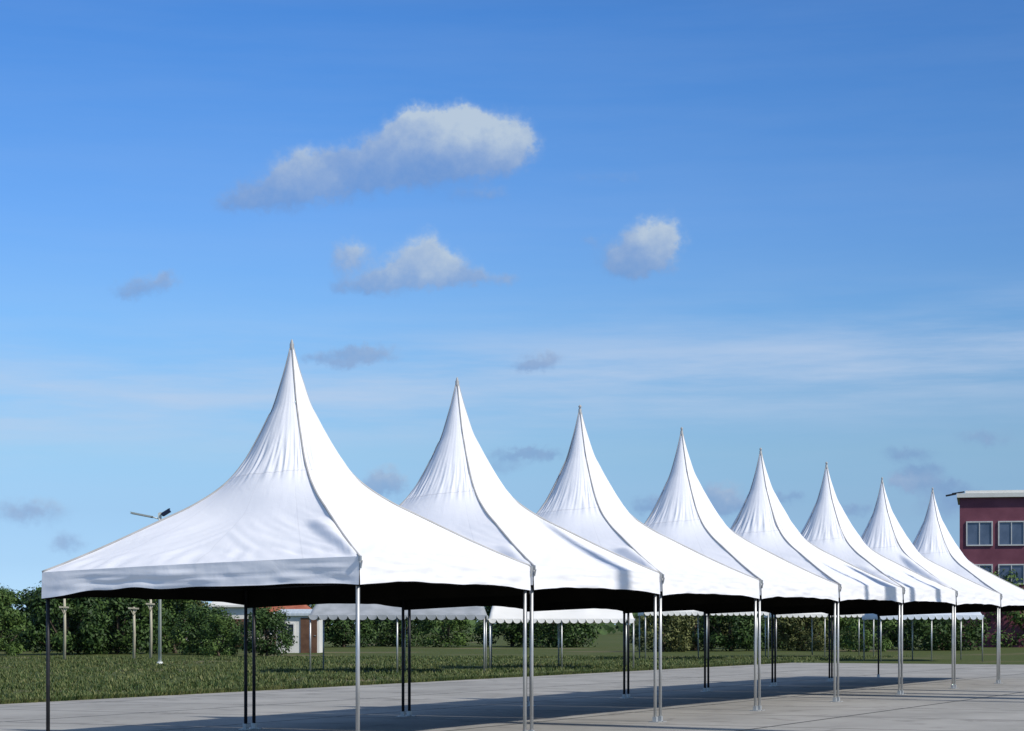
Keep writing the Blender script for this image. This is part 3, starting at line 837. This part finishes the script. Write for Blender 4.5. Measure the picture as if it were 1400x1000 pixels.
# maroon building at the right edge
def maroon_tower():
    Y = 150; xl = atx(1312, Y); W = 12.0; zt = zz(681, Y); D_ = 9; BR = -0.222
    root = thing('maroon_building', 'tall maroon building with pale overhanging roof slab at the right edge', 'building', (xl + cos(BR) * W / 2 - sin(BR) * D_ / 2, Y + sin(BR) * W / 2 + cos(BR) * D_ / 2, 0), BR)
    mw = noisy_mat('maroon_cladding', (0.16, 0.050, 0.075), (0.22, 0.075, 0.105), 1.0, 0.7)
    gl = noisy_mat('grey_curtain_glass', (0.06, 0.09, 0.15), (0.12, 0.16, 0.24), .8, .2, spec=.6)
    a = MB(); a.box((0, 0, zt / 2), (W, D_, zt)); a.build('wall', mw, root)
    r = MB(); r.box((0.05, 0, zt + .16), (W + .5, D_ + .6, .30)); r.box((0.2, 0, zt + .42), (W - .4, D_ - .4, .22)); r.build('roof', M_wall, root)
    e_ = MB(); e_.box((-W / 2 - .62, -D_ / 2 + .2, zt + .24), (.75, .5, .10), ry=-.18); e_.box((-W / 2 - .1, -D_ / 2 + .2, zt + .38), (.9, .5, .08), ry=-.14); e_.build('roof_bracket', M_dark, root)
    for fl, (z0, z1) in enumerate(((zt - 3.4, zt - 1.8), (zt - 6.2, zt - 4.9))):
        for i in range(5):
            x0 = -W / 2 + .55 + i * 2.25
            f = MB(); zc = (z0 + z1) / 2; hh = z1 - z0; y = -D_ / 2 - .03; t = .09; ww = 1.7
            xc = x0 + ww / 2
            f.box((xc, y, z1 + t / 2), (ww + 2 * t, .12, t)); f.box((xc, y, z0 - t / 2), (ww + 2 * t, .12, t))
            f.box((xc - ww / 2 - t / 2, y, zc), (t, .12, hh)); f.box((xc + ww / 2 + t / 2, y, zc), (t, .12, hh)); f.box((xc, y, zc), (.06, .1, hh))
            fo = f.build('window', M_frame, root)
            p = MB(); p.box((xc, -D_ / 2 - .008, zc), (ww, .03, hh)); p.build('pane', gl, fo)
    d = MB(); d.box((0, -D_ / 2 - .04, 1.15), (1.8, .09, 2.3)); d.build('door', M_dark, root)
maroon_tower()

# ------------------------------------------------------------------ lamp post with two heads
M_lamp = noisy_mat('pale_lamp_paint', (0.55, 0.58, 0.55), (0.68, 0.70, 0.66), 3, .45, .1)
M_navy = noisy_mat('navy_housing', (0.008, 0.014, 0.04), (0.015, 0.025, 0.06), 3, .4)
def lamp_post():
    Y = 85; p = at(218.5, 709, Y)
    root = thing('lamp_post', 'pale twin headed lamp post standing behind the nearest tent', 'lamp post', (p.x, Y, 0))
    z = p.z
    a = MB(); a.tube([(0, 0, 0), (0, 0, z - .3), (0, 0, z)], [.075, .052, .045], 12); a.tube([(0, 0, 0), (0, 0, .12)], [.14, .12], 12); a.build('pole', M_lamp, root, True)
    a = MB(); tip = at(178, 701, Y)
    dx, dz = tip.x - p.x, tip.z - z
    a.tube([(0, 0, z - .03), (dx * .3, 0, z + dz * .30)], .028, 10); a.build('arm', M_lamp, root, True)
    a = MB()
    n_ = Vector((dx, 0, dz)).normalized(); L_ = sqrt(dx * dx + dz * dz)
    a.box((dx * .62, 0, z + dz * .62 + .0), (L_ * .78, .20, .07), ry=-atan2(dz, dx) , taper=.8)
    a.build('long_lamp_head', M_lamp, root)
    u_ = MB(); u_.box((dx * .62, 0, z + dz * .62 - .042), (L_ * .74, .17, .016), ry=-atan2(dz, dx)); u_.build('diffuser', M_dark, root)
    b = MB(); b.box((.02, 0, z + .10), (.10, .06, .30)); b.box((-.05, 0, z + .12), (.035, .10, .20)); b.build('bracket', M_lamp, root)
    h = MB(); h.box((.26, 0, z + .24), (.36, .24, .15), ry=-.55); h.box((.13, 0, z + .15), (.10, .08, .09), ry=-.55); h.box((.30,0,z+.335),(.26,.2,.03),ry=-.55)
    h.build('flood_lamp_head', M_navy, root)
lamp_post()

# ------------------------------------------------------------------ pale timber posts with crossbars
M_tim = noisy_mat('bleached_timber', (0.36, 0.33, 0.24), (0.52, 0.48, 0.37), 6, .85, stretch=(1, 1, .2))
def cross_post(px, ytop, ybar, barw, Y, label):
    p = at(px, ytop, Y)
    root = thing('crossbar_post', label, 'post', (p.x, Y, 0), 0, 'pale posts among the trees')
    a = MB(); a.tube([(0, 0, 0), (.02, 0, p.z * .5), (0, 0, p.z)], [.075, .065, .055], 9); a.build('post', M_tim, root, True)
    zb = zz(ybar, Y)
    a = MB(); a.box((0, -.07, zb), (barw, .07, .075), ry=.05); a.build('crossbar', M_tim, root)
    a = MB(); a.tube([(-barw * .35, -.05, zb), (0, -.05, zb - .35)], .018, 6); a.tube([(barw * .35, -.05, zb), (0, -.05, zb - .35)], .018, 6); a.build('brace', M_tim, root, True)
cross_post(88, 812, 830.5, .45, 96, 'leftmost pale post with a low crossbar, in front of the dark trees')
cross_post(183, 830, 832, .50, 98, 'shorter crossbar post in the middle, left of the tall one')
cross_post(206, 818, 826, .42, 98, 'tall pale crossbar post just left of the lamp post')

# ------------------------------------------------------------------ unseen banners added to cast shadow bands on the tents
M_ban = noisy_mat('shadow_banner_cloth', (0.60, 0.61, 0.63), (0.70, 0.71, 0.73), 2, .7)
def banner(u, D, wd, h, label):
    p = base + U * u + hs * D
    root = thing('added_shadow_banner', label, 'banner', (p.x, p.y, GZ), atan2(U.y, U.x), 'added banners out of view, shading the tents')
    a = MB(); a.tube([(0, 0, 0), (0, 0, h * .5), (0, 0, h)], [.05, .045, .03], 12); a.tube([(0, 0, 0), (0, 0, .04)], [.3, .3], 16); a.build('pole', M_pole, root, True)
    b = MB(); rows = []
    nz, nx = 40, 6
    for j in range(nz + 1):
        k = j / nz; z = 1.0 + (h - 1.1) * k
        w_ = wd * (1 - sst(k, .8, 1.0) * .75)
        for i in range(nx + 1):
            x = .04 + w_ * (i / nx)
            rows.append((x - wd / 2 * 0, .04 * sin(z * 1.7 + i * .5), z))
    b.add(rows, [(j * (nx + 1) + i, j * (nx + 1) + i + 1, (j + 1) * (nx + 1) + i + 1, (j + 1) * (nx + 1) + i) for j in range(nz) for i in range(nx)])
    b.build('shadow_banner_cloth', M_ban, root, True)
banner(8.15, 8.2, .50, 12.3, 'tallest added banner, out of view, shading the second pagoda tent')
banner(21.9, 5.0, .22, 8.6, 'narrow added banner, out of view, shading the fifth pagoda tent')
banner(23.5, 5.0, .9, 8.6, 'broad added banner, out of view, shading the fifth pagoda tent')
banner(25.6, 5.0, .40, 8.4, 'added banner, out of view, shading between the fifth and sixth pagoda tents')
banner(28.0, 5.0, .45, 8.4, 'last added banner, out of view, shading the sixth pagoda tent')

# ------------------------------------------------------------------ rough grass on the field and along the paving edge
M_grass = leaf_mat('grass_blades', (0.025, 0.05, 0.012), (0.06, 0.10, 0.025), (0.16, 0.17, 0.06))
rnd = random.Random(5); mb = MB(); gv = mb.v; gf = mb.f
def tuft(x, y, h):
    for _ in range(4):
        a = rnd.uniform(0, 6.28); r = rnd.uniform(0, .07); bx, by = x + cos(a) * r, y + sin(a) * r
        w_ = h * .13 + .006; lx, ly = cos(a) * h * .5, sin(a) * h * .5; n = len(gv)
        dx, dy = -sin(a) * w_, cos(a) * w_
        gv.append((bx - dx, by - dy, 0)); gv.append((bx + dx, by + dy, 0)); gv.append((bx + lx, by + ly, h * rnd.uniform(.7, 1.1))); gf.append((n, n + 1, n + 2))
cnt = 0
while cnt < 21000:
    y = 34 + 72 * rnd.random() ** 1.2; x = rnd.uniform(-.27, .27) * y
    rel = Vector((x, y, 0)) - base
    if rel.dot(V) < 15.05: continue
    if noise.noise(Vector((x * .35, y * .35, 4))) < -.18 and rnd.random() < .8: continue
    tuft(x, y, rnd.uniform(.05, .13) * (1 + .6 * noise.noise(Vector((x * .2, y * .2, 9))))); cnt += 1
for i in range(9000):
    u_ = rnd.uniform(-5, 62); v_ = 15.0 + rnd.gauss(0, .07) + .05
    p = base + U * u_ + V * max(v_, 15.0); tuft(p.x, p.y, rnd.uniform(.07, .17))
gr = mb.build('grass', M_grass); gr['kind'] = 'stuff'; gr['label'] = 'rough green grass of the field beyond the paved yard'; gr['category'] = 'grass'
